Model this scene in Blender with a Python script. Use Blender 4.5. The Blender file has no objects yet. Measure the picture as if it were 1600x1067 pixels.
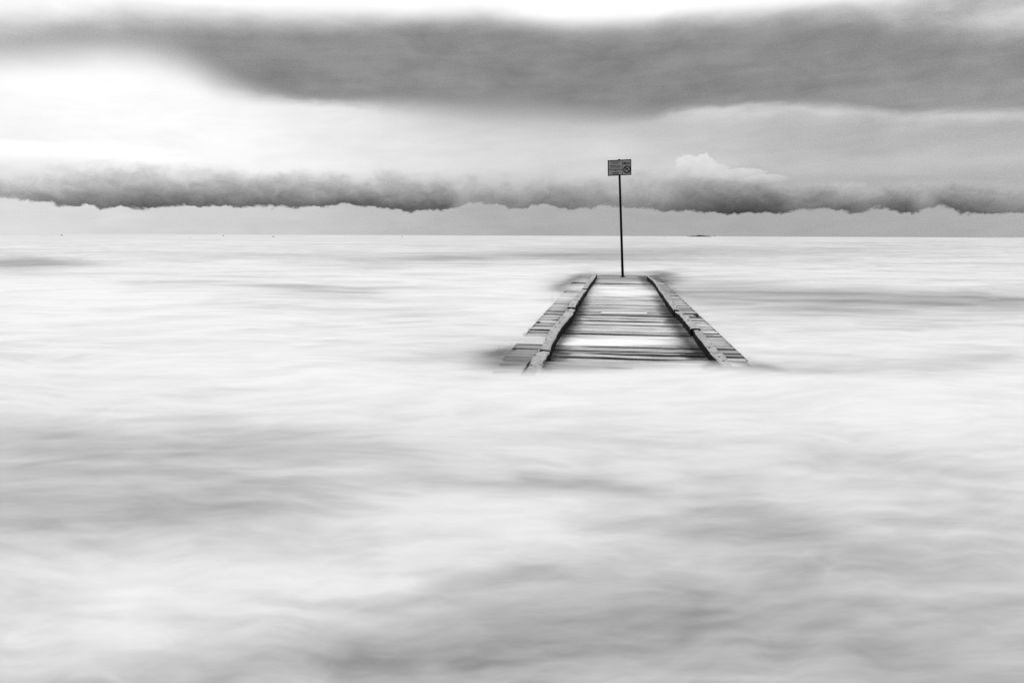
import bpy, math, random
import numpy as np
from mathutils import Vector, Matrix
random.seed(7)
rng = np.random.default_rng(11)
S = bpy.context.scene
COL = S.collection

# ------------------------------------------------------------------ camera
CAM_H = 1.30                       # metres above the deck (deck top is z = 0)
F = 1600 * 24.0 / 36.0             # focal length in photo pixels
PITCH, ROLL = math.radians(8.81), math.radians(0.23)
R = Matrix.Rotation(math.pi / 2 - PITCH, 3, 'X') @ Matrix.Rotation(ROLL, 3, 'Z')
cam_data = bpy.data.cameras.new('camera')
cam_data.lens = 24.0; cam_data.sensor_width = 36.0
cam_data.clip_start = 0.05; cam_data.clip_end = 90000
cam = bpy.data.objects.new('camera', cam_data); COL.objects.link(cam)
cam.matrix_world = Matrix.Translation((0, 0, CAM_H)) @ R.to_4x4()
S.camera = cam

# ------------------------------------------------------------------ view
S.view_settings.view_transform = 'Standard'
S.view_settings.look = 'None'
S.view_settings.gamma = 1.0
S.view_settings.use_curve_mapping = False
S.view_settings.exposure = 0.0
S.render.film_transparent = False
S.cycles.transparent_max_bounces = 12
S.cycles.max_bounces = 6

SUN_EL, SUN_AZ = math.radians(42), math.radians(-22)     # azimuth from +Y towards +X


def pdir(px, py):
    """world direction seen at a photo pixel"""
    return (R @ Vector((px - 800, 533.5 - py, -F))).normalized()

def p_az_el(px, py):
    d = pdir(px, py)
    return math.atan2(d.x, d.y), d.z / math.hypot(d.x, d.y)

def on_z(px, py, z):
    d = pdir(px, py); k = (z - CAM_H) / d.z
    return Vector((0, 0, CAM_H)) + d * k


def lin(s):
    return ((s + 0.055) / 1.055) ** 2.4 if s > 0.04045 else s / 12.92

# ------------------------------------------------------------------ node expression helper
class NT:
    def __init__(self, tree):
        self.t = tree
    def new(self, kind, **kw):
        n = self.t.nodes.new(kind)
        for k, v in kw.items():
            setattr(n, k, v)
        return n
    def wire(self, sock, v):
        if isinstance(v, V): v = v.s
        if hasattr(v, 'links'): self.t.links.new(v, sock)
        else: sock.default_value = v
    def m(self, op, a, b=None, c=None, clamp=False):
        n = self.new('ShaderNodeMath', operation=op, use_clamp=clamp)
        for i, x in enumerate((a, b, c)):
            if x is not None: self.wire(n.inputs[i], x)
        return V(self, n.outputs[0])
    def vec(self, x, y, z=0.0):
        n = self.new('ShaderNodeCombineXYZ')
        for i, q in enumerate((x, y, z)): self.wire(n.inputs[i], q)
        return n.outputs[0]
    def noise(self, vec, scale, detail=4.0, rough=0.5, dist=0.0, lac=2.0):
        n = self.new('ShaderNodeTexNoise')
        n.inputs['Scale'].default_value = scale
        n.inputs['Detail'].default_value = detail
        n.inputs['Roughness'].default_value = rough
        n.inputs['Distortion'].default_value = dist
        n.inputs['Lacunarity'].default_value = lac
        self.t.links.new(vec, n.inputs['Vector'])
        return V(self, n.outputs[0])
    def curve(self, x, pts):
        """pts in 0..1 both ways"""
        n = self.new('ShaderNodeFloatCurve')
        cu = n.mapping.curves[0]
        pts = sorted(pts)
        cu.points[0].location = pts[0]; cu.points[1].location = pts[-1]
        for p in pts[1:-1]: cu.points.new(*p)
        n.mapping.use_clip = False
        n.mapping.update()
        self.wire(n.inputs['Value'], x)
        return V(self, n.outputs[0])
    def sstep(self, x, a, b):
        n = self.new('ShaderNodeMapRange', interpolation_type='SMOOTHSTEP')
        self.wire(n.inputs['Value'], x)
        self.wire(n.inputs['From Min'], a); self.wire(n.inputs['From Max'], b)
        n.inputs['To Min'].default_value = 0; n.inputs['To Max'].default_value = 1
        return V(self, n.outputs['Result'])
    def mix(self, f, a, b):
        if not isinstance(a, V): return f * (self.m('SUBTRACT', b, a)) + a
        return f * (b - a) + a if isinstance(b, V) else f * (self.m('SUBTRACT', b, a)) + a

class V:
    def __init__(self, nt, s): self.nt, self.s = nt, s
    def __add__(self, o): return self.nt.m('ADD', self, o)
    __radd__ = __add__
    def __mul__(self, o): return self.nt.m('MULTIPLY', self, o)
    __rmul__ = __mul__
    def __sub__(self, o): return self.nt.m('SUBTRACT', self, o)
    def __rsub__(self, o): return self.nt.m('SUBTRACT', o, self)
    def __truediv__(self, o): return self.nt.m('DIVIDE', self, o)

# ------------------------------------------------------------------ sky
world = bpy.data.worlds.new('World'); S.world = world
world.use_nodes = True
wt = world.node_tree; wt.nodes.clear()
n = NT(wt)
tc = n.new('ShaderNodeTexCoord')
sep = n.new('ShaderNodeSeparateXYZ'); wt.links.new(tc.outputs['Generated'], sep.inputs[0])
dx, dy, dz = (V(n, sep.outputs[i]) for i in range(3))
az = n.m('ARCTAN2', dx, dy)
el = dz / n.m('MAXIMUM', n.m('SQRT', dx * dx + dy * dy), 0.001)
AZ0 = math.radians(50)
# az -> 0..1 over +-50 degrees, then every curve eases to a common value behind
u = n.m('MULTIPLY_ADD', az, 1 / (2 * AZ0), 0.5, clamp=True)
back = n.sstep(n.m('ABSOLUTE', az), math.radians(46), math.radians(120))
VS = 0.45

def edge(pts):          # curve of photo px -> elevation given as photo y
    cp = []; tot = 0
    for px, py in pts:
        a, e = p_az_el(px, py); cp.append(((a / (2 * AZ0) + .5), e / VS)); tot += e
    c = n.curve(u, cp) * VS
    return n.mix(back, c, tot / len(pts))

def tone(pts, y=200, avg=None):   # curve of photo px -> value
    cp = [((p_az_el(px, y)[0] / (2 * AZ0) + .5), v) for px, v in pts]
    c = n.curve(u, cp)
    return n.mix(back, c, sum(v for _, v in pts) / len(pts) if avg is None else avg)

PX = 0.00094                       # one photo pixel, in elevation
flat = n.vec(az * 0.45, el, 0.0)
iso = n.vec(az, el, 0.3)
n_big = n.noise(flat, 9.0, 5, .5) - 0.5
n_mid = n.noise(flat, 26.0, 6, .55, .3) - 0.5
n_puff = n.noise(iso, 30.0, 7, .56, .25) - 0.5
n_str = n.noise(n.vec(az * 2.0 + el * 5.0, el * 13.0 - az * 1.6, 3.3), 4.0, 6, .6, .5) - 0.5
n_rag = n.noise(n.vec(az, el * 1.4, 9.1), 48.0, 7, .62, .6) - 0.5
n_puff2 = n.noise(n.vec(az, el * 1.2, 4.7), 70.0, 5, .55, .2) - 0.5

# pale high overcast, brightest low on the left where the sun sits behind it
mid = tone([(-150, .985), (0, .995), (300, .995), (450, .965), (600, .915), (800, .855), (950, .835), (1100, .80), (1300, .77), (1600, .76), (1750, .76)], avg=.85)
hor = tone([(-150, .86), (0, .86), (250, .835), (450, .80), (650, .73), (800, .705), (1000, .695), (1250, .67), (1600, .70), (1750, .70)], avg=.74)
e = lambda y: p_az_el(800, y)[1]
base = n.mix(n.sstep(el, e(308), e(262)), hor, mid)
base = base + n_mid * 0.07 + n_big * 0.07 + n_str * .08
# grey smudge right of the sign under the rim
smudge = n.sstep(el, e(275), e(235)) * n.sstep(n.mix(0.0, el, 0.0) + (el * -1.0), -e(200), -e(232)) * n.sstep(az, p_az_el(1050, 230)[0], p_az_el(1350, 230)[0])
base = base - smudge * 0.045
# bright wedge above the left of the low cloud
wedge = n.sstep(el * -1.0, -e(246), -e(253)) * n.sstep(el, e(275), e(262)) * n.sstep(az * -1.0, -p_az_el(330, 250)[0], -p_az_el(230, 250)[0])
base = base + wedge * 0.03
hang = n.sstep(el, e(232), e(172)) * n.sstep(az, p_az_el(520, 200)[0], p_az_el(760, 200)[0]) * n.sstep(az * -1.0, -p_az_el(1120, 200)[0], -p_az_el(960, 200)[0])
base = base - hang * 0.10 + n_puff * 0.02

# great grey band overhead
bot = edge([(-150, 92), (0, 92), (120, 84), (200, 82), (260, 92), (310, 112), (350, 132), (400, 147), (460, 156), (530, 160), (600, 164), (700, 170), (800, 176), (900, 180), (960, 182), (1020, 182), (1060, 170), (1110, 164), (1200, 163), (1300, 166), (1360, 172), (1410, 179), (1460, 174), (1600, 173), (1750, 172)])
top = edge([(-150, 20), (0, 22), (200, 20), (350, 20), (500, 22), (700, 23), (800, 27), (900, 46), (1000, 46), (1070, 27), (1150, 18), (1300, 16), (1400, 26), (1500, 42), (1600, 46), (1750, 46)])
soft = tone([(-150, .30), (0, .30), (200, .36), (300, .38), (400, .22), (520, .13), (620, .20), (750, .24), (900, .22), (1000, .14), (1080, .08), (1300, .08), (1600, .08), (1750, .08)], avg=.16)   # x100 px
sw = soft * (95 * PX)
elb = el + n_mid * (20 * PX) + n_puff * (9 * PX) + n_str * (16 * PX)
m_bot = n.sstep(elb, bot - sw, bot + sw)
m_top = n.sstep((el + n_big * (30 * PX) + n_mid * (10 * PX)) * -1.0, (top + 18 * PX) * -1.0, (top - 34 * PX) * -1.0)
bandv = tone([(-150, .71), (0, .70), (120, .67), (250, .65), (350, .605), (430, .58), (500, .57), (650, .565), (800, .55), (1000, .545), (1200, .56), (1400, .55), (1600, .57), (1750, .58)], avg=.6)
bandv = bandv + n_mid * 0.13 + n_big * 0.14 + n_puff * 0.06 + n_str * .12
wisp = n.sstep(el, e(176), e(150)) * -0.03 + 0.03 * n.sstep(az, p_az_el(430, 150)[0], p_az_el(620, 150)[0])
rim = n.sstep(el, bot - 30 * PX, bot - 2 * PX) * n.sstep(az, p_az_el(1030, 180)[0], p_az_el(1110, 180)[0]) * n.sstep(back * -1.0, -0.4, 0.0)
sky = base + rim * (n_mid * .3 + n_big * .3 + .065) 
above = n.sstep(el, e(60), e(20))
sky = n.mix(above, sky, 1.03)
sky = n.mix(m_bot * m_top, sky, bandv + wisp)

# low cumulus bank on the horizon
cb = edge([(-150, 300), (0, 309), (50, 314), (100, 320), (200, 326), (300, 323), (420, 324), (490, 326), (530, 321), (570, 323), (600, 327), (685, 330), (720, 322), (770, 318), (810, 326), (850, 321), (905, 329), (940, 323), (1000, 326), (1060, 331), (1150, 334), (1230, 332), (1265, 326), (1340, 333), (1375, 327), (1425, 334), (1465, 326), (1500, 333), (1600, 336), (1750, 330)])
ct = edge([(-150, 276), (0, 268), (100, 264), (200, 256), (240, 262), (300, 266), (400, 268), (600, 274), (720, 280), (800, 280), (1000, 276), (1100, 268), (1200, 276), (1260, 284), (1350, 284), (1450, 282), (1600, 288), (1750, 290)])
ec = el + n_puff * (16 * PX) + n_rag * (21 * PX)
cm = n.sstep(ec, cb - 1.2 * PX, cb + 3.2 * PX) * n.sstep((el + n_puff * (36 * PX) + n_mid * (40 * PX) + n_rag * (3 * PX)) * -1.0, (ct + 6 * PX) * -1.0, (ct - 12 * PX) * -1.0)
tt = (ct - ec) / (ct - cb)          # 0 top .. 1 bottom
dark = tone([(-150, .26), (0, .28), (60, .38), (200, .46), (400, .43), (600, .42), (690, .43), (720, .20), (800, .26), (890, .28), (940, .21), (1040, .28), (1100, .38), (1180, .46), (1235, .36), (1265, .27), (1340, .34), (1375, .27), (1425, .40), (1460, .22), (1500, .36), (1560, .34), (1600, .26), (1750, .26)], avg=.32)
tl = tone([(-150, .93), (0, .93), (200, .90), (400, .86), (600, .82), (800, .79), (1000, .775), (1200, .76), (1400, .76), (1600, .76), (1750, .76)], avg=.8)
gr = n.m('POWER', n.m('MAXIMUM', tt * 1.08 + n_puff * 0.5, 0.0), 1.15)
cv = tl - dark * 1.12 * n.m('MINIMUM', gr, 1.15) + n_rag * 0.04 + n_puff * 0.15 + n_mid * .22
sky = n.mix(cm * 0.97, sky, cv)
# white cauliflower heads right of the sign
for (px, py, rx, ry, br) in ((1083, 263, 34, 19, .86), (1056, 271, 30, 12, .80), (1112, 270, 34, 12, .83), (1150, 274, 36, 10, .82), (1195, 280, 34, 6, .79), (202, 263, 9, 8, .93)):
    a0, e0 = p_az_el(px, py)
    qx = (az - a0) * (1 / (rx * PX)); qy = (el - e0) * (1 / (ry * PX))
    rr = n.m('SQRT', qx * qx + qy * qy) + n_puff * 1.5 + n_rag * 1.3
    mm = n.sstep(rr * -1.0, -1.05, -0.82) * n.sstep(el + n_puff * (16 * PX), e0 - 14 * PX, e0 + 4 * PX)
    sky = n.mix(mm * .92, sky, br + qy * 0.05 + n_rag * 0.12)
gl_a, gl_e = p_az_el(1322, 289)
qx = (az - gl_a) * (1 / (26 * PX)); qy = (el - gl_e) * (1 / (5 * PX))
sky = sky + n.sstep((qx * qx + qy * qy) * -1.0 + n_rag * 2.0, -1.3, 0.6) * 0.06
grain = n.noise(n.vec(az, el, 2.2), 520.0, 1, .5) - 0.5
sky = sky + grain * 0.10 * (n.m('MINIMUM', n.m('MAXIMUM', (0.98 - sky) * 4.0, 0.25), 1.0))
# tones above are display values: to linear light, with a little clear-sky light showing through
skl = n.m('POWER', n.m('MAXIMUM', sky, 0.02), 2.25)
nsk = n.new('ShaderNodeTexSky', sky_type='NISHITA')
nsk.sun_disc = False; nsk.sun_elevation = SUN_EL; nsk.sun_rotation = SUN_AZ
bw = n.new('ShaderNodeRGBToBW'); wt.links.new(nsk.outputs[0], bw.inputs[0])
fin = skl * 9.6 + V(n, bw.outputs[0]) * 0.02
bg = n.new('ShaderNodeBackground'); n.wire(bg.inputs['Color'], fin); bg.inputs['Strength'].default_value = 0.1
wo = n.new('ShaderNodeOutputWorld'); wt.links.new(bg.outputs[0], wo.inputs[0])
world.cycles.sampling_method = 'MANUAL'; world.cycles.sample_map_resolution = 512

# soft sun behind the overcast
sd = bpy.data.lights.new('sun', 'SUN'); sd.energy = 0.75; sd.angle = math.radians(25); sd.color = (1, 1, 1)
so = bpy.data.objects.new('sun', sd); COL.objects.link(so)
sv = Vector((math.sin(SUN_AZ) * math.cos(SUN_EL), math.cos(SUN_AZ) * math.cos(SUN_EL), math.sin(SUN_EL)))
so.rotation_euler = sv.to_track_quat('Z', 'Y').to_euler(); so.location = (-8, 10, 12)

# ------------------------------------------------------------------ numpy noise
PERM = rng.permutation(4096)
GR = rng.random((4096,))
def vnoise(x, y, seed=0):
    xi = np.floor(x).astype(np.int64); yi = np.floor(y).astype(np.int64)
    fx = x - xi; fy = y - yi
    fx = fx * fx * fx * (fx * (fx * 6 - 15) + 10); fy = fy * fy * fy * (fy * (fy * 6 - 15) + 10)
    def h(a, b): return GR[(PERM[(PERM[(a + seed * 131) % 4096] + b) % 4096])]
    return ((h(xi, yi) * (1 - fx) + h(xi + 1, yi) * fx) * (1 - fy) + (h(xi, yi + 1) * (1 - fx) + h(xi + 1, yi + 1) * fx) * fy) * 2 - 1
def fbm(x, y, oct=5, gain=.5, seed=0):
    r = np.zeros_like(x); a = 1.0; t = 0
    for k in range(oct):
        r += a * vnoise(x * 2 ** k + 13.7 * k, y * 2 ** k - 7.1 * k, seed + k); t += a; a *= gain
    return r / t * 1.5
def sst(x, a, b):
    t = np.clip((x - a) / (b - a), 0, 1); return t * t * (3 - 2 * t)

RN = np.array(R)
def to_photo(x, y, z):
    q = np.stack([x, y, z - CAM_H], -1) @ RN        # world -> camera
    w = np.maximum(-q[..., 2], 1e-3)
    return 800 + F * q[..., 0] / w, 533.5 - F * q[..., 1] / w, -q[..., 2]

# ------------------------------------------------------------------ pier frame
_vp = pdir(960, 368.9)
PIER_AZ = math.atan2(_vp.x, _vp.y)
AX = Vector((math.sin(PIER_AZ), math.cos(PIER_AZ), 0)); TX = Vector((math.cos(PIER_AZ), -math.sin(PIER_AZ), 0))
def st(v): return v.dot(AX), v.dot(TX)
def wp(s, t, z=0): return AX * s + TX * t + Vector((0, 0, z))
T0, T1 = -1.14, 1.43               # deck edges
S_END = st(on_z(960, 430.5, 0))[0]
S_NEAR = 5.4
WATER_Z = -0.085

# ------------------------------------------------------------------ foam pattern on the sea
# broad patches: photo x, y, half width, half height, slant, change of tone
PATCH = [
 (1350, 385, 400, 14, 0, -.02), (520, 620, 250, 25, 0, .02),
 (20, 411, 60, 7, 0, -.16), (90, 410, 70, 6, .02, -.05), (20, 415, 60, 12, 0, -.05),
 (640, 403, 130, 5, -.02, -.085), (760, 404, 200, 7, -.02, -.07), (560, 412, 60, 7, .1, -.05), (900, 402, 120, 6, 0, -.06), (1040, 400, 120, 12, 0, -.06), (1150, 392, 260, 5, 0, -.05), (350, 402, 160, 4, -.03, -.05), (900, 392, 500, 16, 0, -.035),
 (250, 446, 35, 8, -.1, -.07), (410, 447, 110, 6, .03, -.10), (500, 455, 90, 9, .12, -.07), (460, 470, 90, 12, 0, -.06), (360, 468, 25, 8, -.2, -.06), (290, 461, 30, 5, 0, -.03),
 (1240, 462, 230, 18, .02, -.13), (1440, 462, 220, 12, .04, -.09), (1570, 470, 90, 7, .03, -.12), (1300, 492, 260, 18, 0, -.05), (1090, 455, 80, 12, 0, -.06), (1120, 435, 60, 14, 0, -.02),
 (520, 552, 60, 8, -.05, -.05), (650, 556, 75, 11, -.02, -.10), (720, 560, 100, 14, 0, -.03), (800, 558, 60, 18, 0, -.16), (790, 548, 30, 8, -.3, -.12), (805, 574, 45, 8, 0, -.10),
 (880, 442, 28, 9, -.4, -.22), (900, 436, 26, 5, 0, -.10), (860, 448, 26, 7, 0, -.05), (1046, 440, 22, 9, .4, -.20), (1040, 433, 20, 5, .2, -.14), (965, 432, 60, 4, 0, -.10),
 (1195, 573, 24, 6, .35, -.12), (1250, 580, 90, 9, .05, -.08), (1330, 568, 130, 12, 0, -.05), (1480, 572, 130, 12, .02, -.09), (1540, 560, 100, 10, 0, -.04),
 (60, 745, 300, 75, .0, -.09), (230, 700, 330, 40, .05, -.07), (130, 800, 190, 40, .05, -.10), (60, 690, 160, 20, 0, -.05),
 (390, 785, 150, 28, .02, -.10), (480, 710, 230, 22, .1, -.06), (350, 665, 100, 12, .1, -.03), (520, 690, 80, 10, .2, -.04),
 (860, 742, 150, 13, .0, -.12), (800, 735, 100, 12, 0, -.04), (850, 805, 120, 50, .2, .04),
 (1160, 820, 190, 28, .08, -.065), (1050, 800, 120, 30, .1, -.07), (1330, 885, 170, 30, .18, -.08), (1500, 780, 150, 40, .15, -.05), (1480, 735, 120, 10, .15, -.06), (1430, 712, 60, 8, 0, -.05), (1600, 880, 120, 60, 0, -.03),
 (300, 930, 330, 75, -.12, .06), (120, 980, 220, 60, -.1, .04), (650, 870, 200, 35, -.15, .05), (0, 880, 100, 40, 0, .02),
 (620, 990, 300, 55, -.17, -.035), (520, 1045, 260, 30, -.16, -.085), (760, 895, 90, 16, -.15, -.075), (650, 930, 70, 12, -.15, -.07), (720, 1000, 220, 40, -.1, -.05), (900, 1025, 160, 40, -.05, -.035), (820, 1027, 60, 8, 0, -.07),
 (1050, 1000, 340, 90, 0, -.065), (1100, 960, 22, 34, .0, -.03), (1103, 1000, 14, 20, 0, -.02), (1300, 1040, 300, 60, 0, -.05), (870, 890, 80, 14, -.05, -.07), (1180, 900, 300, 70, .05, -.05), (1050, 940, 200, 60, .1, -.03),
 (980, 600, 420, 30, 0, .035), (150, 480, 200, 35, 0, .035), (1150, 620, 400, 30, 0, .02), (820, 450, 60, 60, 0, .03), (1120, 420, 60, 16, 0, .02), (1440, 625, 120, 40, 0, .02), (1010, 423, 60, 5, 0, .03),
]
YS = [366, 372, 385, 400, 420, 450, 520, 600, 640, 680, 740, 820, 900, 980, 1067, 1300]
VS_ = [.83, .865, .875, .875, .91, .925, .925, .925, .91, .89, .88, .86, .84, .81, .79, .775]
def foam_tone(x, y, z=None, fine=1.0):
    """display tone of the milky sea at world x, y: how much white foam floats there"""
    z = np.full_like(x, WATER_Z) if z is None else z
    px, py, w = to_photo(x, y, z)
    front = w > 0.3
    px = np.where(front, np.clip(px, -2500, 4100), 800); py = np.where(front, np.clip(py, 360, 3000), 3000)
    fd = np.where(y > .8, y, np.hypot(x, y) + .8); a = np.where(y > .8, x / fd, np.arctan2(x, y)); lr = np.log(fd / (CAM_H - z) * 1.385)
    dep = np.maximum(py - 368, 2.0)
    w1 = fbm(a * 5, lr * 4, 3, .5, 3); w2 = fbm(a * 5 + 9, lr * 4 + 4, 3, .5, 8)
    dpx = px + w1 * 45; dpy = py + w2 * dep * .06
    v = np.interp(py, YS, VS_)
    for cx, cy, rx, ry, sl, d in PATCH:
        qx = (dpx - cx) / rx; qy = (dpy - cy - sl * (dpx - cx)) / ry
        v += (d * 1.3 if 395 < cy < 500 and d < 0 and rx > 30 else d) * np.exp(-(qx * qx + qy * qy) * .75)
    # drawn-out streaks, finer towards the horizon like any pattern on a plane
    s1 = fbm(a * 2.6 + w1 * .3, lr * 7 + w2 * .5 + w1 * .2, 4, .55, 21)
    s2 = fbm(a * 6.5 + w2 * .3, lr * 26 + w1 * .6, 4, .55, 33)
    s3 = fbm(a * 30 + w1 * .4, lr * 80 + w2 * 1.0, 3, .6, 47)
    fade = sst(dep, 1.5, 14)
    d1 = 1 - np.abs(fbm(a * 3.4 + lr * 2.2 + w1 * .4, lr * 13 - a * 5.0 + w2 * .5, 5, .56, 101)) * 2.2
    d2 = 1 - np.abs(fbm(a * 3.8 - lr * 2.6 + w2 * .4, lr * 15 + a * 4.0 + w1 * .5, 5, .56, 121)) * 2.2
    d3 = fbm(a * 11 + lr * 4, lr * 44 - a * 4 + w1, 4, .62, 141)
    sel = sst(w1 + .4 * w2, -.35, .35)
    v += ((d1 * sel + d2 * (1 - sel)) * .034 - .012) * fade * np.interp(dep, [5, 60, 200, 420, 700], [1.0, 1.7, 1.2, .85, .65]) + d3 * .020 * fade * np.interp(dep, [0, 100, 300, 700], [1, 1, .7, .35])
    g = np.interp(py, [368, 400, 480, 640, 800, 1067], [.6, .8, .8, .9, 1.1, 1.1])
    gap = np.clip(1.0 - (v - .80) * 1.6, .75, 1.25)
    v += (s1 * .034 + s2 * .038 * fade) * g * gap + s3 * .022 * fade * (1 - .8 * sst(dep, 120, 330)) * fine * gap
    # the far band keeps thin level streaks
    lv = fbm(a * 11, py * .15 + w1 * .6, 4, .6, 71) * .020 * sst(-dep, -90, -20)
    v += lv * np.where(front, 1, 0)
    v = np.where(v > .9, .9 + (v - .9) * .7, v)
    return np.clip(v, .3, .955), px, py
KALB = 0.875                # foam albedo that shows as display white 1.0
def tone2alb(v): return np.clip(KALB * v ** 2.25, .01, .93)

# ------------------------------------------------------------------ materials
def mat(name):
    m = bpy.data.materials.new(name); m.use_nodes = True
    t = m.node_tree; t.nodes.clear()
    return m, NT(t)
def finish(m, nt, col, rough=.8, spec=.2, bump=None, bdist=.004, alpha=None):
    b = nt.new('ShaderNodeBsdfPrincipled')
    nt.wire(b.inputs['Base Color'], col if isinstance(col, V) or not isinstance(col, float) else (col, col, col, 1))
    nt.wire(b.inputs['Roughness'], rough)
    b.inputs['Specular IOR Level'].default_value = spec
    if bump is not None:
        bp = nt.new('ShaderNodeBump'); bp.inputs['Distance'].default_value = bdist; bp.inputs['Strength'].default_value = 1
        nt.wire(bp.inputs['Height'], bump); nt.t.links.new(bp.outputs[0], b.inputs['Normal'])
    o = nt.new('ShaderNodeOutputMaterial')
    if alpha is None: nt.t.links.new(b.outputs[0], o.inputs[0])
    else:
        tr = nt.new('ShaderNodeBsdfTransparent'); mx = nt.new('ShaderNodeMixShader')
        nt.wire(mx.inputs[0], alpha); nt.t.links.new(tr.outputs[0], mx.inputs[1]); nt.t.links.new(b.outputs[0], mx.inputs[2])
        nt.t.links.new(mx.outputs[0], o.inputs[0])
    return m

def water_mat(name, veil):
    m, q = mat(name)
    at = q.new('ShaderNodeAttribute', attribute_name='foam')
    g = q.new('ShaderNodeNewGeometry')
    mp = q.new('ShaderNodeMapping'); mp.inputs['Scale'].default_value = (.45, 1, 1); q.t.links.new(g.outputs['Position'], mp.inputs[0])
    nz = q.noise(mp.outputs[0], 3.0, 3, .5) - .5
    nz2 = q.noise(mp.outputs[0], .8, 4, .55) - .5
    foam = V(q, at.outputs['Fac'])
    f = foam * (nz * .05 + nz2 * .06 + 1.0)
    al = None
    if veil:
        aa = q.new('ShaderNodeAttribute', attribute_name='veil')
        al = q.m('MULTIPLY', V(q, aa.outputs['Fac']), 1.0, clamp=True)
    return finish(m, q, f, .65, .12, None, alpha=al)
M_WATER = water_mat('milky_sea', True)

def wood(name, lo, hi, side=False, spread=.5, scale=(1.2, 22, 22), crack=.55, wet_shade=False, lo_=.60, hi_=.70, spec=.25):
    m, q = mat(name)
    oi = q.new('ShaderNodeObjectInfo'); rnd = V(q, oi.outputs['Random'])
    tcx = q.new('ShaderNodeTexCoord')
    ad = q.new('ShaderNodeVectorMath', operation='ADD'); q.t.links.new(tcx.outputs['Object'], ad.inputs[0])
    q.t.links.new(q.vec(rnd * 37.0, rnd * 91.0, rnd * 13.0), ad.inputs[1])
    mp = q.new('ShaderNodeMapping'); mp.inputs['Scale'].default_value = scale; q.t.links.new(ad.outputs[0], mp.inputs[0])
    g1 = q.noise(mp.outputs[0], 1.6, 6, .62, .4)
    mp2 = q.new('ShaderNodeMapping'); mp2.inputs['Scale'].default_value = (scale[0] * .7, scale[1] * 1.8, scale[2] * 1.8); q.t.links.new(ad.outputs[0], mp2.inputs[0])
    g2 = q.noise(mp2.outputs[0], 2.0, 4, .6, .8)
    blot = q.noise(ad.outputs[0], 2.6, 4, .6)
    ck = q.sstep(g2, lo_ - .03, hi_)                     # open checks along the grain
    v = q.sstep(g1, .28, .72) * (hi - lo) + lo
    v = v * (rnd * spread + (1 - spread * .5)) * (blot * .9 + .55)
    v = v * (1.0 - ck * crack)
    if wet_shade:      # contact shadow of both kerb beams painted into the plank colour, plus damp staining
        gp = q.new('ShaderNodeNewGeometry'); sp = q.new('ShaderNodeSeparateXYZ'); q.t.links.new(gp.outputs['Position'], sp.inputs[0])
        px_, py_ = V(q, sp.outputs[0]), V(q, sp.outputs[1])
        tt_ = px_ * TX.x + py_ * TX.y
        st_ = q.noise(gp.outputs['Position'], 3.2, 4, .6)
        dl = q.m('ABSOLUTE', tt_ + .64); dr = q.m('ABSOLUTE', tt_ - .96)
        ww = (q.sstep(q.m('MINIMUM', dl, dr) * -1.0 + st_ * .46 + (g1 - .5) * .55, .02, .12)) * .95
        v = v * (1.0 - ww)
    return finish(m, q, q.m('MINIMUM', v, .85), .78, spec, g1 * .6 + g2 * .5 - ck * .8, .006)
M_TOP = wood('bleached_plank_wood', .12, .84, spread=.75, crack=.92, wet_shade=True, lo_=.60, hi_=.68)
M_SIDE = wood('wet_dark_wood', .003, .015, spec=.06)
M_BEAM = wood('grey_weathered_beam', .27, .50, spread=.18, scale=(14, 14, 14), crack=.45)
M_PALE = wood('fresh_white_board', .82, .9, spread=.02, crack=.0)

def plain(name, c, rough=.6, spec=.3, var=.3, scale=8):
    m, q = mat(name)
    tcx = q.new('ShaderNodeTexCoord')
    nz = q.noise(tcx.outputs['Object'], scale, 4, .6)
    return finish(m, q, (nz * 2 * var + (1 - var)) * c, rough, spec)
M_BLACK = plain('black_painted_metal', .004, .8, .08)
M_HOLE = plain('bolt_hole_black', .008, .8, .1)  # near-black standing in for the shade inside the bolt holes
M_PANEL = plain('dull_sign_panel', .21, .6, .2, .12, 6)
M_INK = plain('black_print', .008, .7, .1)
M_GREYINK = plain('faded_grey_print', .055, .7, .1)
M_ROCK = plain('dark_rock', .05, .9, .1, .4, .05)
M_BUOY = plain('dark_buoy_plastic', .03, .6, .2)
M_BED = plain('dark_sand_bed', .03, .9, .1)

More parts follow.
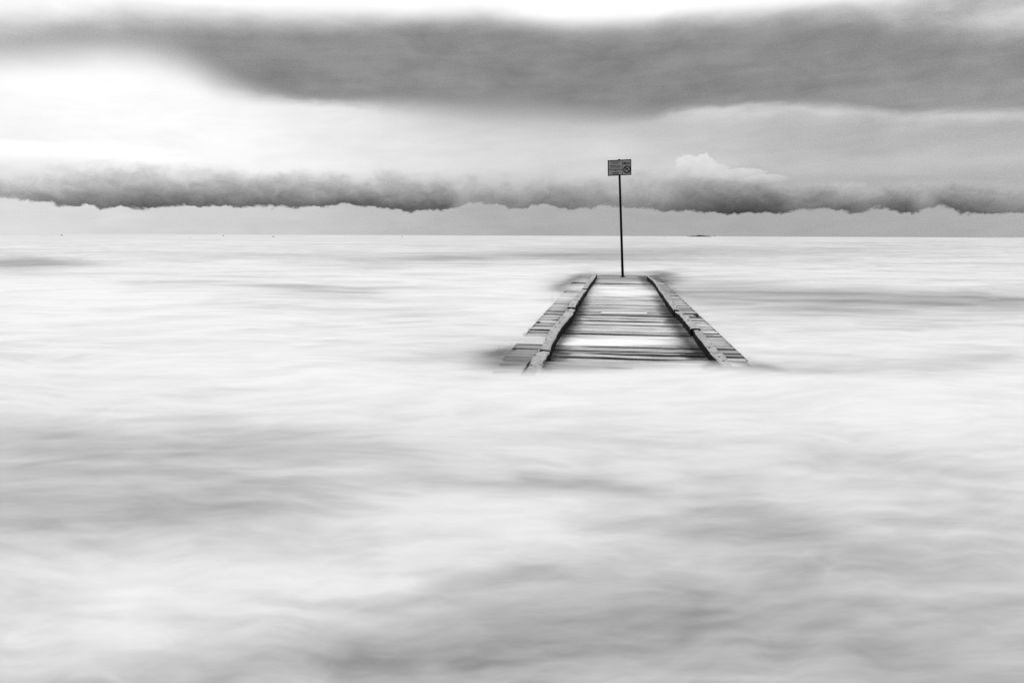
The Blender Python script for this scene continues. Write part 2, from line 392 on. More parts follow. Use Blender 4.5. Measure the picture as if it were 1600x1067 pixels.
# ------------------------------------------------------------------ mesh helpers
def mesh_obj(name, verts, faces, mats, parent=None, mi=None, smooth=False):
    me = bpy.data.meshes.new(name); me.from_pydata([tuple(v) for v in verts], [], faces)
    for m in (mats if isinstance(mats, (list, tuple)) else [mats]): me.materials.append(m)
    if mi: me.polygons.foreach_set('material_index', mi)
    if smooth: me.polygons.foreach_set('use_smooth', [True] * len(me.polygons))
    me.update()
    o = bpy.data.objects.new(name, me); COL.objects.link(o)
    if parent: o.parent = parent
    return o
def empty(name, loc, rz=0):
    o = bpy.data.objects.new(name, None); COL.objects.link(o); o.location = loc; o.rotation_euler = (0, 0, rz)
    o.empty_display_size = .2
    return o
def tag(o, label=None, cat=None, group=None, kind=None):
    if label: o['label'] = label
    if cat: o['category'] = cat
    if group: o['group'] = group
    if kind: o['kind'] = kind
def grid_obj(name, X, Y, Z, mats, attrs, wrap=False):
    nr, nc = X.shape
    co = np.stack([X, Y, Z], -1).reshape(-1, 3).astype(np.float32)
    i = np.arange(nr - 1)[:, None]; j = np.arange(nc if wrap else nc - 1)[None, :]
    a = i * nc + j; b = i * nc + (j + 1) % nc
    fs = np.stack([a, b, b + nc, a + nc], -1).reshape(-1, 4)
    me = bpy.data.meshes.new(name)
    me.vertices.add(len(co)); me.vertices.foreach_set('co', co.ravel())
    me.loops.add(fs.size); me.loops.foreach_set('vertex_index', fs.ravel().astype(np.int32))
    me.polygons.add(len(fs)); me.polygons.foreach_set('loop_start', np.arange(0, fs.size, 4, dtype=np.int32))
    me.polygons.foreach_set('use_smooth', np.ones(len(fs), bool))
    me.materials.append(mats); me.update(calc_edges=True)
    for k, arr in attrs.items():
        at = me.attributes.new(k, 'FLOAT', 'POINT'); at.data.foreach_set('value', arr.ravel().astype(np.float32))
    o = bpy.data.objects.new(name, me); COL.objects.link(o)
    return o

# ------------------------------------------------------------------ sea
# dark joints measured along the middle of the deck: photo y, gap left, gap right, height step
J = [(437.0, .02, .02, 0), (443.4, .26, .0, .009), (450, .012, .02, .0), (458, .01, .02, .002), (466, .02, .02, .004), (471, .01, .02, 0), (477, .05, .05, .012), (483.5, .02, .03, .003),
     (489, .04, .04, .010), (493.5, .055, .045, .014), (499, .05, .05, .014), (502.5, .06, .05, .016), (508.5, .05, .05, .014), (512, .03, .02, .004), (519, .055, .05, .014),
     (523, .07, .07, .020), (531, .01, .01, 0), (543, .05, .06, .014), (550, .05, .06, .012), (554.5, .06, .07, .016), (560.5, .08, .06, .012)]
joints = [(st(on_z(960, y, 0))[0], gl * 1.7, gr * 1.7, hs * 1.5) for y, gl, gr, hs in J]
joints.sort()
VE = [  # photo x, y, half width, half height, slant, added cover
 (965, 458, 75, 13, 0, .62), (990, 470, 40, 10, 0, .30), (965, 449, 60, 6, 0, .45), (1000, 480, 45, 6, 0, .35), (965, 434, 60, 5, 0, .45), (1010, 497, 40, 6, 0, .12),
 (1000, 518, 60, 4.5, 0, .42), (975, 508, 90, 12, 0, .16), (960, 533, 95, 7.5, 0, .85), (900, 534, 60, 8, 0, .30), (1030, 530, 40, 6, 0, .35), (1020, 510, 60, 3, 0, .25), (1060, 518, 25, 10, 0, .25),
 (825, 533, 45, 9, 0, 1.0), (1125, 534, 18, 7, 0, .35), (1110, 512, 20, 3, 0, .2),
 (885, 462, 30, 14, -.5, .50), (878, 448, 30, 8, -.4, .45), (905, 438, 22, 8, 0, .40), (1040, 436, 22, 7, .4, .45), (1062, 459, 12, 5, .5, .10),
 (795, 560, 48, 17, 0, 1.0), (815, 580, 60, 8, 0, .7), (920, 572, 75, 9, 0, .75), (870, 562, 30, 7, 0, .5), (960, 575, 120, 9, 0, .9), (1080, 573, 60, 8, 0, .9), (1020, 569, 60, 6, 0, .4),
 (1165, 577, 40, 8, .2, .8), (1120, 560, 0.1, 0.1, 0, 0),
]
ang = np.concatenate([np.linspace(-44, -4.1, 400), np.linspace(-4, 21.95, 620), np.linspace(22, 44, 220), np.linspace(44.5, 315.5, 150)]) * math.pi / 180
dep = np.concatenate([np.array([60000., 30000., 12000., 6000., 3500., 2000.]), 1.385 * F / np.concatenate([np.arange(1, 60, .8), np.arange(60, 232, .55), np.arange(232, 900, 1.6)]), [1.2, .8, .4, .02]])
dep = dep[::-1]
RR, AA = np.meshgrid(dep, ang, indexing='ij')
X = RR * np.sin(AA); Y = RR * np.cos(AA)
SS = X * AX.x + Y * AX.y; TT = X * TX.x + Y * TX.y
def sea_z(x, y, duck=True):
    r = np.hypot(x, y)
    s_ = x * AX.x + y * AX.y; t_ = x * TX.x + y * TX.y - .145
    sw = fbm(x * .5, y * .9, 3, .5, 90) * .022 * np.exp(-r / 60) + fbm(x * .12, y * .3, 2, .5, 95) * .05 * sst(r, 3, 8) * np.exp(-r / 200)
    near_ = np.exp(-np.maximum(np.abs(t_) - 1.3, 0) ** 2 / .5) * sst(s_, 4, 5) * sst(-s_, -S_END - 1.5, -S_END)
    z = WATER_Z + sw * (1 - .9 * near_)
    # one low swell breaking over the shoreward end of the pier
    sh_ = .30 * sst(t_, -.6, .9)
    crest = .228 * sst(-s_ + sh_, -7.25, -6.15) * (1 - sst(-s_, -5.6, -1.0)) * np.exp(-np.maximum(np.abs(t_) - 1.2, 0) ** 2 / 34)
    if duck: crest = crest * (1 - sst(s_, S_NEAR - .25, S_NEAR) * (np.abs(t_) < 1.25))
    return z + crest

out = np.maximum(np.maximum(T0 - TT, TT - T1), 0)
spx, spy, _ = to_photo(X, Y, np.where((SS > 4) & (SS < 25), .02, WATER_Z))
wv1 = fbm(SS * .9, TT * .5, 3, .5, 55); wv2 = fbm(SS * 1.3 + 7, TT * .5, 3, .5, 59)
strk = fbm(SS * 9, TT * .8, 4, .6, 77); pat = fbm(SS * 1.6, TT * .9, 3, .55, 66)
sea = sea_z(X, Y, False)
tpx, tpy, _ = to_photo(X, Y, np.maximum(sea, .02))
ve = np.full_like(SS, .05)
for cx, cy, rx, ry, sl, d in VE:
    qx = (tpx + wv1 * 12 - cx) / rx; qy = (tpy + wv2 * 4 - cy - sl * (tpx - cx)) / ry
    ve += d * np.exp(-(qx * qx + qy * qy) * .8)
nearcov = np.maximum(sst(tpy + wv1 * 3 + strk * 1.5 + .022 * (tpx - 960), 560, 586), sst(-SS, -5.75, -5.5))
farcov = sst(-(spy + wv2 * 2), -434, -429)
bury = np.maximum(np.maximum(sst(ve, .35, .7), nearcov), farcov)
# height: open sea, or a thin film lying on the deck boards
film = .019 + fbm(TT * 2, SS * 2, 2, .5, 60) * .002
wgt = np.maximum(sst(out, .0, .012 + .45 * bury), sst(SS, S_END, S_END + .05 + .9 * farcov))
wgt = np.maximum(wgt, sst(-SS, -S_NEAR - .1, -S_NEAR + .2))
Z = np.maximum(film * (1 - wgt) + sea * wgt, sea)
# cover: how much of what lies below the white wash hides
deckcov = np.clip(ve * (1 + .55 * strk + .35 * pat), 0, 1)
inner_d = np.minimum(np.abs(TT + .62), np.abs(TT - .93))
deckcov = deckcov * (1 - .75 * np.exp(-(inner_d / (.09 + .07 * np.clip(strk, -.8, 1))) ** 2) * sst(-SS, -17, -12))
for jx_, gl_, gr_, hs_ in joints:       # the wash drains away along the open joints
    if hs_ < .008: continue
    deckcov = deckcov * (1 - .96 * (1 - sst(spy, 543, 552) * sst(-TT, .5, .7)) * np.exp(-((SS - jx_ * (1 - .019 / CAM_H)) / (.035 + gl_ * .5)) ** 2) * np.clip(1.15 + .5 * fbm(SS * 3, TT * 2.2, 2, .5, 5), 0, 1))
cov = np.maximum(np.maximum(deckcov, nearcov), farcov)
TP = TT * CAM_H / (CAM_H - np.maximum(sea, 0.0))      # the swell's mist is thin only right over the boards
TB = TT * (CAM_H - .12) / (CAM_H - np.maximum(sea, .12))
rail = (((TB > -.77) & (TB < -.64)) | ((TB > .95) & (TB < 1.11))) & (sea > .10)
cov = np.where(rail, np.maximum(sst(tpy + wv1 * 2 + .035 * (tpx - 960), 563, 588), sst(-SS, -5.75, -5.5)), cov)
on_deck = (TP > T0 + .015) & (TP < T1 - .015) & (SS > S_NEAR + .15) & (SS < S_END - .02)
veil_a = np.where(on_deck, cov, 1.0)
ft, fpx, fpy = foam_tone(X, Y, Z)
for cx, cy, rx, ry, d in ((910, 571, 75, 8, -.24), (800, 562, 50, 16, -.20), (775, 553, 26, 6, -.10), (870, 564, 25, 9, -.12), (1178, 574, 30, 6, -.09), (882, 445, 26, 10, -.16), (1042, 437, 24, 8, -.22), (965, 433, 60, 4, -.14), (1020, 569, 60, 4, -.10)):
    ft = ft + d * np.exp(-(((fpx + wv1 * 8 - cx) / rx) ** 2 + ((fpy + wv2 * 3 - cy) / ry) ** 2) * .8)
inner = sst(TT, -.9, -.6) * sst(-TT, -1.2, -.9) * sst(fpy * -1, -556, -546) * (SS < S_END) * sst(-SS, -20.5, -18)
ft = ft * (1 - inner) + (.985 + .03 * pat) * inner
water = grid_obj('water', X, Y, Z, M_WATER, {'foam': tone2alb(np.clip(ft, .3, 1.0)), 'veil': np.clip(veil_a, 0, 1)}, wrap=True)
tag(water, kind='structure')
bed = mesh_obj('seabed', [(-400, -400, -2.2), (400, -400, -2.2), (400, 400, -2.2), (-400, 400, -2.2)], [(0, 1, 2, 3)], M_BED)
tag(bed, kind='structure')

# ------------------------------------------------------------------ pier
pier = empty('wooden_pier', (wp(13, 0.145, 0)), -PIER_AZ)
tag(pier, 'weathered wooden plank pier with two grey kerb beams, awash in white foam', 'pier')
# pier-local coordinates: x across (t - 0.145), y along (s - 13)
def L(s, t, z): return (t - .145, s - 13, z)

cuts = [(S_NEAR, 0, 0, 0)]
allj = joints + [(S_END, 0, 0, 0)]
for jx in allj:
    prev = cuts[-1][0]; span = jx[0] - prev
    k = max(1, int(round(span / .225)))
    for q in range(1, k):
        cuts.append((prev + span * q / k + random.uniform(-.02, .02), random.uniform(.012, .055), random.uniform(.012, .055), random.uniform(-.003, .007)))
    cuts.append(jx)
def plank_mesh(s0l, s0r, s1l, s1r, ta, tb, zt, th, tilt):
    """plank across the pier; front/back edge positions at each end; ragged"""
    N = 12; vs = []; fs = []; mi = []
    rp = [random.uniform(-.0045, .0045) for _ in range(4)]
    for i in range(N + 1):
        f = i / N; t = ta + (tb - ta) * f
        j = lambda a: random.uniform(-a, a)
        a0 = s0l + (s0r - s0l) * f + j(.010) + .006 * math.sin(f * 7 + rp[0] * 900)
        a1 = s1l + (s1r - s1l) * f + j(.007) + .006 * math.sin(f * 6 + rp[1] * 900)
        if random.random() < .10: a0 += random.uniform(.006, .02)
        z = zt + tilt * (f - .5) + .004 * math.sin(f * 5 + rp[2] * 900)
        e0 = j(.012) if i in (0, N) else 0; e1 = j(.012) if i in (0, N) else 0
        vs += [L(a0, t + e0, z - .002 + j(.0015)), L(a1, t + e1, z + j(.0015)), L(a1, t + e1, z - th), L(a0, t + e0, z - th)]
    for i in range(N):
        o = i * 4
        fs += [(o, o + 4, o + 5, o + 1), (o + 1, o + 5, o + 6, o + 2), (o + 2, o + 6, o + 7, o + 3), (o + 3, o + 7, o + 4, o)]
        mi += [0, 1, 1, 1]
    fs += [(0, 1, 2, 3), (4 * N + 3, 4 * N + 2, 4 * N + 1, 4 * N)]; mi += [1, 1]
    return vs, fs, mi
zprev = 0.0
planks = 0
for a, b in zip(cuts[:-1], cuts[1:]):
    s0, gl0, gr0, hs = a; s1, gl1, gr1, _ = b
    zt = max(-.012, min(.009, hs * .6 + random.uniform(-.004, .003) + (-.004 if hs == 0 else 0)))
    ta = T0 + random.uniform(-.022, .022); tb = T1 + random.uniform(-.022, .022)
    ang_j = random.uniform(-.006, .006)
    if random.random() < .07: tb += random.uniform(-.10, -.05)
    if random.random() < .07: ta += random.uniform(.05, .10)
    vs, fs, mi = plank_mesh(s0 + gl0 * .5, s0 + gr0 * .5, s1 - gl1 * .5, s1 - gr1 * .5, ta, tb, zt, .042, random.uniform(-.004, .004))
    c = L((s0 + s1) / 2, (ta + tb) / 2, zt)
    vs = [(v[0] - c[0], v[1] - c[1], v[2] - c[2]) for v in vs]
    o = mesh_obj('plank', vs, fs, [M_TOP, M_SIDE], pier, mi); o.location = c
    planks += 1
# the bright board let into the deck
a = on_z(938, 488.8, .038); b = on_z(1010, 489.6, .038)
sa, ta = st(a); sb, tb = st(b)
w = .13
vs = [L(sa, ta, .036), L(sb, tb, .036), L(sb + w, tb + .02, .040), L(sa + w, ta + .03, .040)]
vs = vs + [(v[0], v[1], v[2] - .020) for v in vs]
o = mesh_obj('patch_board', vs, [(0, 1, 2, 3), (7, 6, 5, 4), (0, 4, 5, 1), (1, 5, 6, 2), (2, 6, 7, 3), (3, 7, 4, 0)], M_PALE, pier)
o['label'] = 'short bright white board laid on the middle of the deck'

# kerb beams: measured edges of the top face, as photo y, left x, right x
LB = [[(594, 811, 840), (588, 815, 843), (582, 819, 846), (572, 826, 849), (560, 831, 851.5), (552, 834.5, 857), (545.5, 841, 862)],
      [(546.5, 843, 859.5), (536, 848, 863.5), (523, 854.5, 870), (512, 861, 876.5), (505, 867, 882), (498, 873.5, 888), (490, 880, 895.5), (482, 887, 899)],
      [(480, 886.5, 898.5), (474, 890.5, 901.5), (465, 897, 907.5), (458, 903, 912), (452.5, 909, 917)],
      [(451, 909.5, 917.5), (445, 913.5, 920.5), (439, 918.5, 925.5), (434, 922, 929.5), (428, 927.5, 933)]]
RB = [[(592, 1147, 1168), (580, 1137, 1157), (570, 1129, 1146.5), (560, 1119.5, 1137), (550.5, 1109.5, 1129)],
      [(552, 1112, 1125), (543, 1104.5, 1119), (535, 1098.5, 1112), (526, 1090.5, 1104), (515.5, 1083.5, 1097)],
      [(513, 1079.5, 1095), (508, 1075.5, 1090), (500, 1069, 1081.5), (492, 1062.5, 1074.5), (486.5, 1055, 1065.5)],
      [(484, 1053, 1063), (478, 1048.5, 1057.5), (468.5, 1041, 1049.5), (460, 1036, 1044.5), (455, 1031.5, 1038.5), (450, 1028, 1033.5), (443, 1024, 1029), (438, 1019.5, 1025), (431, 1010.5, 1014)]]
LZ = [.120, .132, .150, .160]; RZ = [.118, .120, .118, .135]
def beam(rows, zt, nm='kerb_beam'):
    rings = []
    pts = []
    for y, xa, xb in rows:
        sa, ta = st(on_z(xa, y, zt)); sb, tb = st(on_z(xb, y, zt)); pts.append(((sa + sb) / 2, ta, tb))
    n_ = max(6, int((pts[-1][0] - pts[0][0]) / .11))
    ss = [p[0] for p in pts]
    vs = []; fs = []; mi = []
    for i in range(n_ + 1):
        s = ss[0] + (ss[-1] - ss[0]) * i / n_
        ta = np.interp(s, ss, [p[1] for p in pts]); tb = np.interp(s, ss, [p[2] for p in pts])
        j = lambda a: random.uniform(-a, a)
        za = zt + j(.004); zb = zt + j(.004)
        ch = .010
        ja, jb = j(.005), j(.005)
        if random.random() < .12: jb -= .018; zb -= .012
        if random.random() < .12: ja += .014; za -= .01
        # six-sided section: bottom, side, worn arris, top
        sec = [(ta + ja * .3, .001), (ta + ja, zt - ch - abs(j(.006))), (ta + ja + ch, za), ((ta + tb) / 2, zt + j(.002) - .001), (tb + jb - ch, zb), (tb + jb, zt - ch - abs(j(.006))), (tb + jb * .3, .001)]
        vs += [L(s + (j(.006) if 0 < i < n_ else 0), t, z) for t, z in sec]
    K = 7
    for i in range(n_):
        for k in range(K):
            a = i * K + k; b = i * K + (k + 1) % K
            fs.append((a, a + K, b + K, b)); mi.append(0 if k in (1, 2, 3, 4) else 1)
    fs.append(tuple(range(K))); mi.append(1)
    fs.append(tuple(range(n_ * K + K - 1, n_ * K - 1, -1))); mi.append(1)
    c = np.array(vs).mean(0); c[2] = 0
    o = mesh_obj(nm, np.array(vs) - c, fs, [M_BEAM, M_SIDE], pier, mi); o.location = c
    return o, c
def hole_shade_cap(par, c, px, py, zt, r=.014):  # black raised cap added in place of a dark bolt hole
    s, t = st(on_z(px, py, zt)); x, y, z = L(s, t, zt)
    vs = []; fs = []
    for k in range(8):
        a = k * math.pi / 4; vs += [(r * math.cos(a), r * math.sin(a) * 1.3, -.004), (r * .9 * math.cos(a), r * 1.2 * math.sin(a), .003)]
    for k in range(8): fs.append((2 * k, 2 * ((k + 1) % 8), 2 * ((k + 1) % 8) + 1, 2 * k + 1))
    fs.append(tuple(2 * k + 1 for k in range(8)))
    o = mesh_obj('hole_shade_cap', vs, fs, M_HOLE, par); o.location = (x - c[0], y - c[1], z - c[2] + .001)
BL = [[(830, 571, .012), (836, 555, .01)], [(887.5, 485.5, .022), (881, 495.5, .014), (874.5, 505, .011), (862, 519, .01), (868, 511.5, .009)], [(902.5, 463, .022), (899, 468.5, .016), (896, 474.5, .012), (894.3, 476.5, .016), (907.3, 457, .012)], [(925, 434, .014), (921, 441, .012), (930, 430.5, .011)]]
BR = [[(1124, 558, .011), (1130.5, 564, .012)], [(1108.5, 543, .012), (1090, 519, .01)], [(1067, 490, .012), (1068.5, 492.5, .01), (1075.5, 500.5, .018)], [(1028.5, 447, .02), (1034.8, 455.5, .013), (1040, 459.8, .02), (1042, 462, .018), (1046.7, 469.5, .012), (1052.5, 476.5, .018), (1057.5, 482, .022)]]
for secs, zz, bb in ((LB, LZ, BL), (RB, RZ, BR)):
    for rows, zt, bs in zip(secs, zz, bb):
        o, c = beam(rows, zt)
        for px, py, r in bs: hole_shade_cap(o, c, px, py, zt, r)
# carrying timbers and piles underneath
def box_vs(x0, x1, y0, y1, z0, z1): return [(x0, y0, z0), (x1, y0, z0), (x1, y1, z0), (x0, y1, z0), (x0, y0, z1), (x1, y0, z1), (x1, y1, z1), (x0, y1, z1)]
BF = [(3, 2, 1, 0), (4, 5, 6, 7), (0, 1, 5, 4), (1, 2, 6, 5), (2, 3, 7, 6), (3, 0, 4, 7)]
for t in (-.85, .145, 1.15):
    x, _, _ = L(0, t, 0)
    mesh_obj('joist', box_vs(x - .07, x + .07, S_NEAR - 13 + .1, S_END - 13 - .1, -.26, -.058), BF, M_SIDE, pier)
for s in (6.2, 9.4, 12.6, 15.8, 19.0, 21.6):
    for t in (-.85, 1.15):
        vs = []; fs = []
        for k in range(10):
            a = k * math.pi / 5; vs += [(.1 * math.cos(a), .1 * math.sin(a), -2.3), (.09 * math.cos(a), .09 * math.sin(a), -.27)]
        for k in range(10): fs.append((2 * k, 2 * ((k + 1) % 10), 2 * ((k + 1) % 10) + 1, 2 * k + 1))
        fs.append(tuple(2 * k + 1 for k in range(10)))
        o = mesh_obj('pile', vs, fs, M_SIDE, pier); o.location = L(s, t, 0)

# ------------------------------------------------------------------ sign
base = on_z(973, 433.2, .01)
# plane through the pole base, facing the camera
fwd = Vector((base.x, base.y, 0)).normalized(); rgt = Vector((fwd.y, -fwd.x, 0))
dpl = base.dot(fwd)
def on_pl(px, py, off=0.0):
    d = pdir(px, py); k = (dpl + off) / d.dot(fwd); return Vector((0, 0, CAM_H)) + d * k
top_p = on_pl(967.3, 249.4)
ax = (top_p - base); lean = math.atan2(ax.dot(rgt), ax.z)
rz = math.atan2(rgt.y, rgt.x)
sign = empty('warning_sign', base, rz); sign.rotation_euler = (0, lean, rz)
tag(sign, 'notice board marked NO! with prohibition ring on tall thin black pole at pier end', 'sign')
Hs = ax.length
def tube(r0, r1, z0, z1, nn=12):
    vs = []; fs = []
    for k in range(nn):
        a = k * 2 * math.pi / nn; vs += [(r0 * math.cos(a), r0 * math.sin(a), z0), (r1 * math.cos(a), r1 * math.sin(a), z1)]
    for k in range(nn): fs.append((2 * k, 2 * ((k + 1) % nn), 2 * ((k + 1) % nn) + 1, 2 * k + 1))
    fs.append(tuple(2 * k + 1 for k in range(nn))); fs.append(tuple(2 * k for k in reversed(range(nn))))
    return vs, fs
vs, fs = tube(.041, .032, -.25, Hs - .03); mesh_obj('pole', vs, fs, M_BLACK, sign, smooth=False)
vs, fs = tube(.042, .036, Hs - .03, Hs + .005); mesh_obj('pole_cap', vs, fs, M_BLACK, sign)
vs, fs = tube(.09, .085, .0, .02); mesh_obj('base_plate', vs, fs, M_BLACK, sign)
# board frame of reference from its four corners
bl, br_, tr_, tl_ = on_pl(950.2, 275.5), on_pl(987.0, 273.7), on_pl(985.8, 249.4), on_pl(949.2, 251.2)
Mi = (Matrix.Translation(base) @ Matrix.Rotation(rz, 4, 'Z') @ Matrix.Rotation(lean, 4, 'Y')).inverted()
C4 = [Mi @ p for p in (bl, br_, tr_, tl_)]
cx = sum(p.x for p in C4) / 4; cz = sum(p.z for p in C4) / 4
Wd = ((C4[1] - C4[0]).length + (C4[2] - C4[3]).length) / 2; Ht = ((C4[3] - C4[0]).length + (C4[2] - C4[1]).length) / 2
tilt = math.atan2(C4[1].z - C4[0].z + C4[2].z - C4[3].z, 2 * Wd)
def bp(u, v, y):   # u,v in 0..1 on the board (v up), y towards the viewer is negative
    a, b = (u - .5) * Wd, (v - .5) * Ht
    return (cx + a * math.cos(tilt) - b * math.sin(tilt), y, cz + a * math.sin(tilt) + b * math.cos(tilt))
def slab(u0, u1, v0, v1, y0, y1):
    vs = [bp(u0, v0, y0), bp(u1, v0, y0), bp(u1, v1, y0), bp(u0, v1, y0), bp(u0, v0, y1), bp(u1, v0, y1), bp(u1, v1, y1), bp(u0, v1, y1)]
    return vs, [(0, 1, 2, 3), (7, 6, 5, 4), (0, 4, 5, 1), (1, 5, 6, 2), (2, 6, 7, 3), (3, 7, 4, 0)]
def joined(name, slabs, m, par=sign):
    V_, F_ = [], []
    for vs, fs in slabs:
        o = len(V_); V_ += vs; F_ += [tuple(i + o for i in f) for f in fs]
    return mesh_obj(name, V_, F_, m, par)
panel = joined('panel', [slab(.02, .98, .02, .98, -.062, -.045)], M_PANEL)
fu, fv = .034, .05
joined('frame', [slab(0, 1, 0, fv, -.070, -.040), slab(0, 1, 1 - fv, 1, -.070, -.040), slab(0, fu, fv, 1 - fv, -.070, -.040), slab(1 - fu, 1, fv, 1 - fv, -.070, -.040)], M_BLACK)
joined('bracket', [slab(.42, .54, .2, .26, -.045, .03)], M_BLACK); joined('bracket', [slab(.42, .54, .75, .81, -.045, .03)], M_BLACK)
joined('divider', [slab(.615, .633, fv, 1 - fv, -.0655, -.062)], M_GREYINK, panel)
# print: zoomed-crop coordinates -> board u,v
def cu(x, y): return (x - 418) / 782, 1 - (y - 327 + (x - 418) * .045) / 520
def line(x0, x1, y, h, seedk):
    rr = random.Random(seedk); out_ = []; x = x0
    while x < x1 - 6:
        wl = min(rr.uniform(28, 85), x1 - x); u0, v0 = cu(x, y); u1, _ = cu(x + wl, y)
        out_.append(slab(u0, u1, v0 - h / 1040, v0 + h / 1040, -.0645, -.062)); x += wl + 11
    return out_
sl = []
for k, (x0, x1, y, h) in enumerate([(515, 808, 392, 22), (555, 775, 437, 18), (495, 850, 520, 34), (512, 822, 566, 16), (612, 742, 672, 22), (560, 790, 752, 40), (580, 790, 798, 14)]): sl += line(x0, x1, y, h, k)
joined('lettering', sl, M_GREYINK, panel)['kind'] = 'stuff'
joined('lettering', line(465, 890, 632, 24, 9), M_INK, panel)['kind'] = 'stuff'
def stroke(x0, y0, x1, y1, w, y_=-.0655):
    a, b = cu(x0, y0), cu(x1, y1)
    ax_, ay_ = a[0] * Wd, a[1] * Ht; bx_, by_ = b[0] * Wd, b[1] * Ht
    dx_, dy_ = bx_ - ax_, by_ - ay_; l = math.hypot(dx_, dy_); nx, ny = -dy_ / l * w / 2, dx_ / l * w / 2
    q = [(ax_ + nx, ay_ + ny), (ax_ - nx, ay_ - ny), (bx_ - nx, by_ - ny), (bx_ + nx, by_ + ny)]
    vs = [bp(a_ / Wd, b_ / Ht, y_) for a_, b_ in q] + [bp(a_ / Wd, b_ / Ht, -.062) for a_, b_ in q]
    return vs, [(0, 1, 2, 3), (7, 6, 5, 4), (0, 4, 5, 1), (1, 5, 6, 2), (2, 6, 7, 3), (3, 7, 4, 0)]
def ring(xc, yc, r0, r1, nn=28, sx_=1.0, y_=-.0655):
    a, b = cu(xc, yc); ucx, vcy = a * Wd, b * Ht; k = Wd / 782
    V_, F_ = [], []
    for i in range(nn):
        t = i * 2 * math.pi / nn
        for r, yy in ((r0, y_), (r1, y_), (r1, -.062), (r0, -.062)):
            V_.append(bp((ucx + math.cos(t) * r * k * sx_) / Wd, (vcy + math.sin(t) * r * k) / Ht, yy))
    for i in range(nn):
        j = (i + 1) % nn
        for q in range(4): F_.append((i * 4 + q, j * 4 + q, j * 4 + (q + 1) % 4, i * 4 + (q + 1) % 4))
    return V_, F_
wN = .026
joined('letter', [stroke(950, 462, 950, 392, wN), stroke(950, 392, 1000, 462, wN, -.0650), stroke(1000, 462, 1000, 390, wN)], M_INK, panel)
joined('letter', [ring(1062, 425, 22, 42, 20, .9)], M_INK, panel)
joined('exclamation_mark', [stroke(1128, 388, 1128, 438, wN), stroke(1128, 450, 1128, 464, wN)], M_INK, panel)
joined('prohibition_ring', [ring(1058, 632, 88, 126), stroke(985, 560, 1130, 706, .028, -.0650)], M_INK, panel)
# leaping dog under the bar
joined('pictogram', [stroke(1010, 612, 1085, 622, .032, -.0642), stroke(1085, 612, 1112, 600, .020, -.0644), stroke(1050, 575, 1066, 612, .012, -.0646), stroke(1020, 625, 1012, 672, .013, -.0646), stroke(1070, 630, 1106, 668, .013, -.0648), stroke(1012, 612, 1000, 590, .010, -.0648)], M_INK, panel)

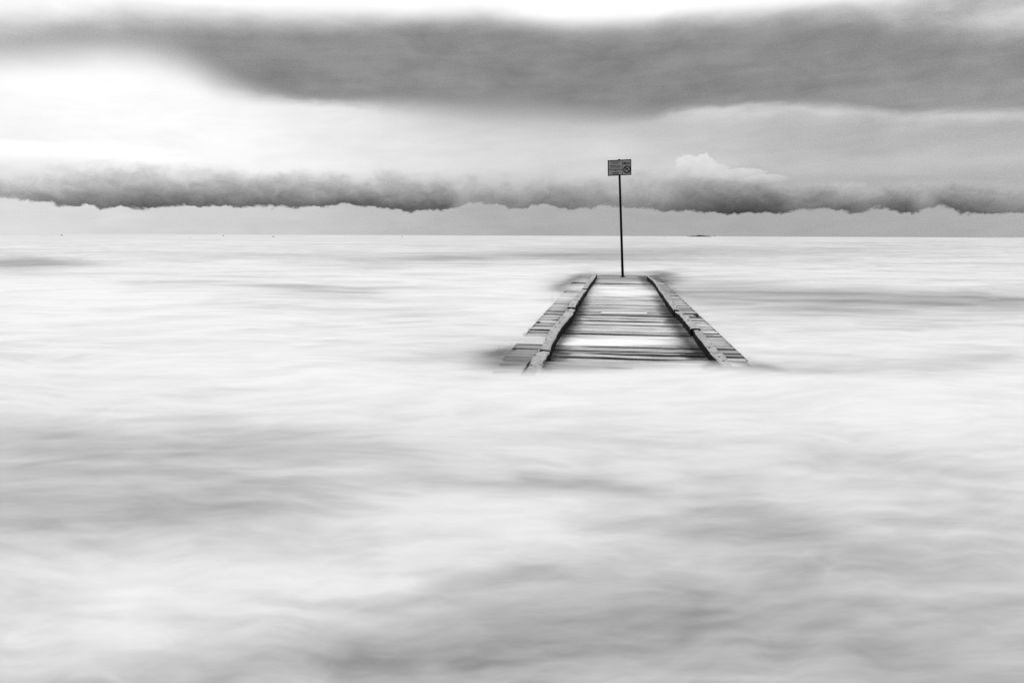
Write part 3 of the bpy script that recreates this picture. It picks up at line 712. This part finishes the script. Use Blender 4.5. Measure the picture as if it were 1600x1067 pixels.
# ------------------------------------------------------------------ far things
def islet():
    c = on_z(1094, 369.9, WATER_Z); c = Vector((c.x, c.y, 0)).normalized() * 2400; c.z = WATER_Z
    rr = Vector((c.y, -c.x, 0)).normalized(); k = 2400 / F
    o = empty('islet', c, math.atan2(rr.y, rr.x))
    tag(o, 'small dark low rocky islet on the horizon to the right of the sign pole', 'islet')
    prof = [(-19, .2), (-15, .8), (-10, 1.3), (-6, 1.5), (-3, 2.3), (0, 2.6), (3, 2.2), (7, 1.8), (11, 1.5), (14, .9), (17, .2)]
    vs = []; fs = []; m_ = 5
    for x, h in prof:
        for q in range(m_):
            f = q / (m_ - 1) * math.pi
            vs.append((x * k + random.uniform(-1, 1), -math.cos(f) * 18 * (h / 2.6 + .2), math.sin(f) * h * k * random.uniform(.85, 1.1) - (.5 if q in (0, m_ - 1) else 0)))
    for i in range(len(prof) - 1):
        for q in range(m_ - 1):
            a = i * m_ + q; fs.append((a, a + m_, a + m_ + 1, a + 1))
    mesh_obj('rock_mound', vs, fs, M_ROCK, o)
    vs, fs = [], []
    for i, x in enumerate((20.5,)):
        vs += [((x - 1) * k, -4, -.4), ((x + 1) * k, -4, -.4), ((x + .8) * k, 4, -.4), ((x - .8) * k, 4, -.4), (x * k, 0, 1.4 * k)]
        fs += [(0, 1, 4), (1, 2, 4), (2, 3, 4), (3, 0, 4)]
    mesh_obj('rock', vs, fs, M_ROCK, o)
islet()
def buoy(px, py, dist, r, label, first=[None]):
    d = pdir(px, py); c = Vector((d.x, d.y, 0)).normalized() * dist; c.z = WATER_Z
    o = empty('buoy', c)
    tag(o, label, 'buoy', 'marker buoys floating near the horizon')
    if first[0] is None:
        vs = []; fs = []; nn = 12
        prof = [(.0, -.35), (.7, -.3), (1, 0), (.92, .45), (.55, .85), (.2, 1.0), (.0, 1.02)]
        for rr_, z in prof:
            for k in range(nn): vs.append((rr_ * math.cos(k * 2 * math.pi / nn), rr_ * math.sin(k * 2 * math.pi / nn), z))
        for i in range(len(prof) - 1):
            for k in range(nn): fs.append((i * nn + k, i * nn + (k + 1) % nn, (i + 1) * nn + (k + 1) % nn, (i + 1) * nn + k))
        a = mesh_obj('float_body', vs, fs, M_BUOY, o, smooth=True)
        vs, fs = tube(.07, .05, .95, 1.7, 6); b = mesh_obj('marker_rod', vs, fs, M_BLACK, o)
        first[0] = (a, b)
    else:
        for s_ in first[0]:
            c_ = s_.copy(); COL.objects.link(c_); c_.parent = o
    o.scale = (r * .8, r * .8, r * .8)
for a in ((96, 366, 620, .75, 'leftmost tiny dark buoy on the horizon at the far left'),
          (349, 367, 620, .75, 'tiny dark buoy on the horizon left of a nearer buoy'),
          (427, 371, 430, .55, 'tiny dark buoy just below the horizon, second of the two near each other at left'),
          (628, 371, 430, .50, 'tiny dark buoy just below the horizon, between the left pair and the pier sign'),
          (297, 373, 330, .22, 'faint smallest buoy speck below the horizon, left of the close pair'),
          (539, 371.5, 400, .22, 'faint buoy speck just left of the last dark buoy before the pier'),
          (1038, 369, 620, .45, 'small faint buoy between the sign pole and the islet')):
    buoy(*a)
print('planks', planks, 'pier az', math.degrees(PIER_AZ), 'end', S_END, 'sign H', Hs, Wd, Ht)
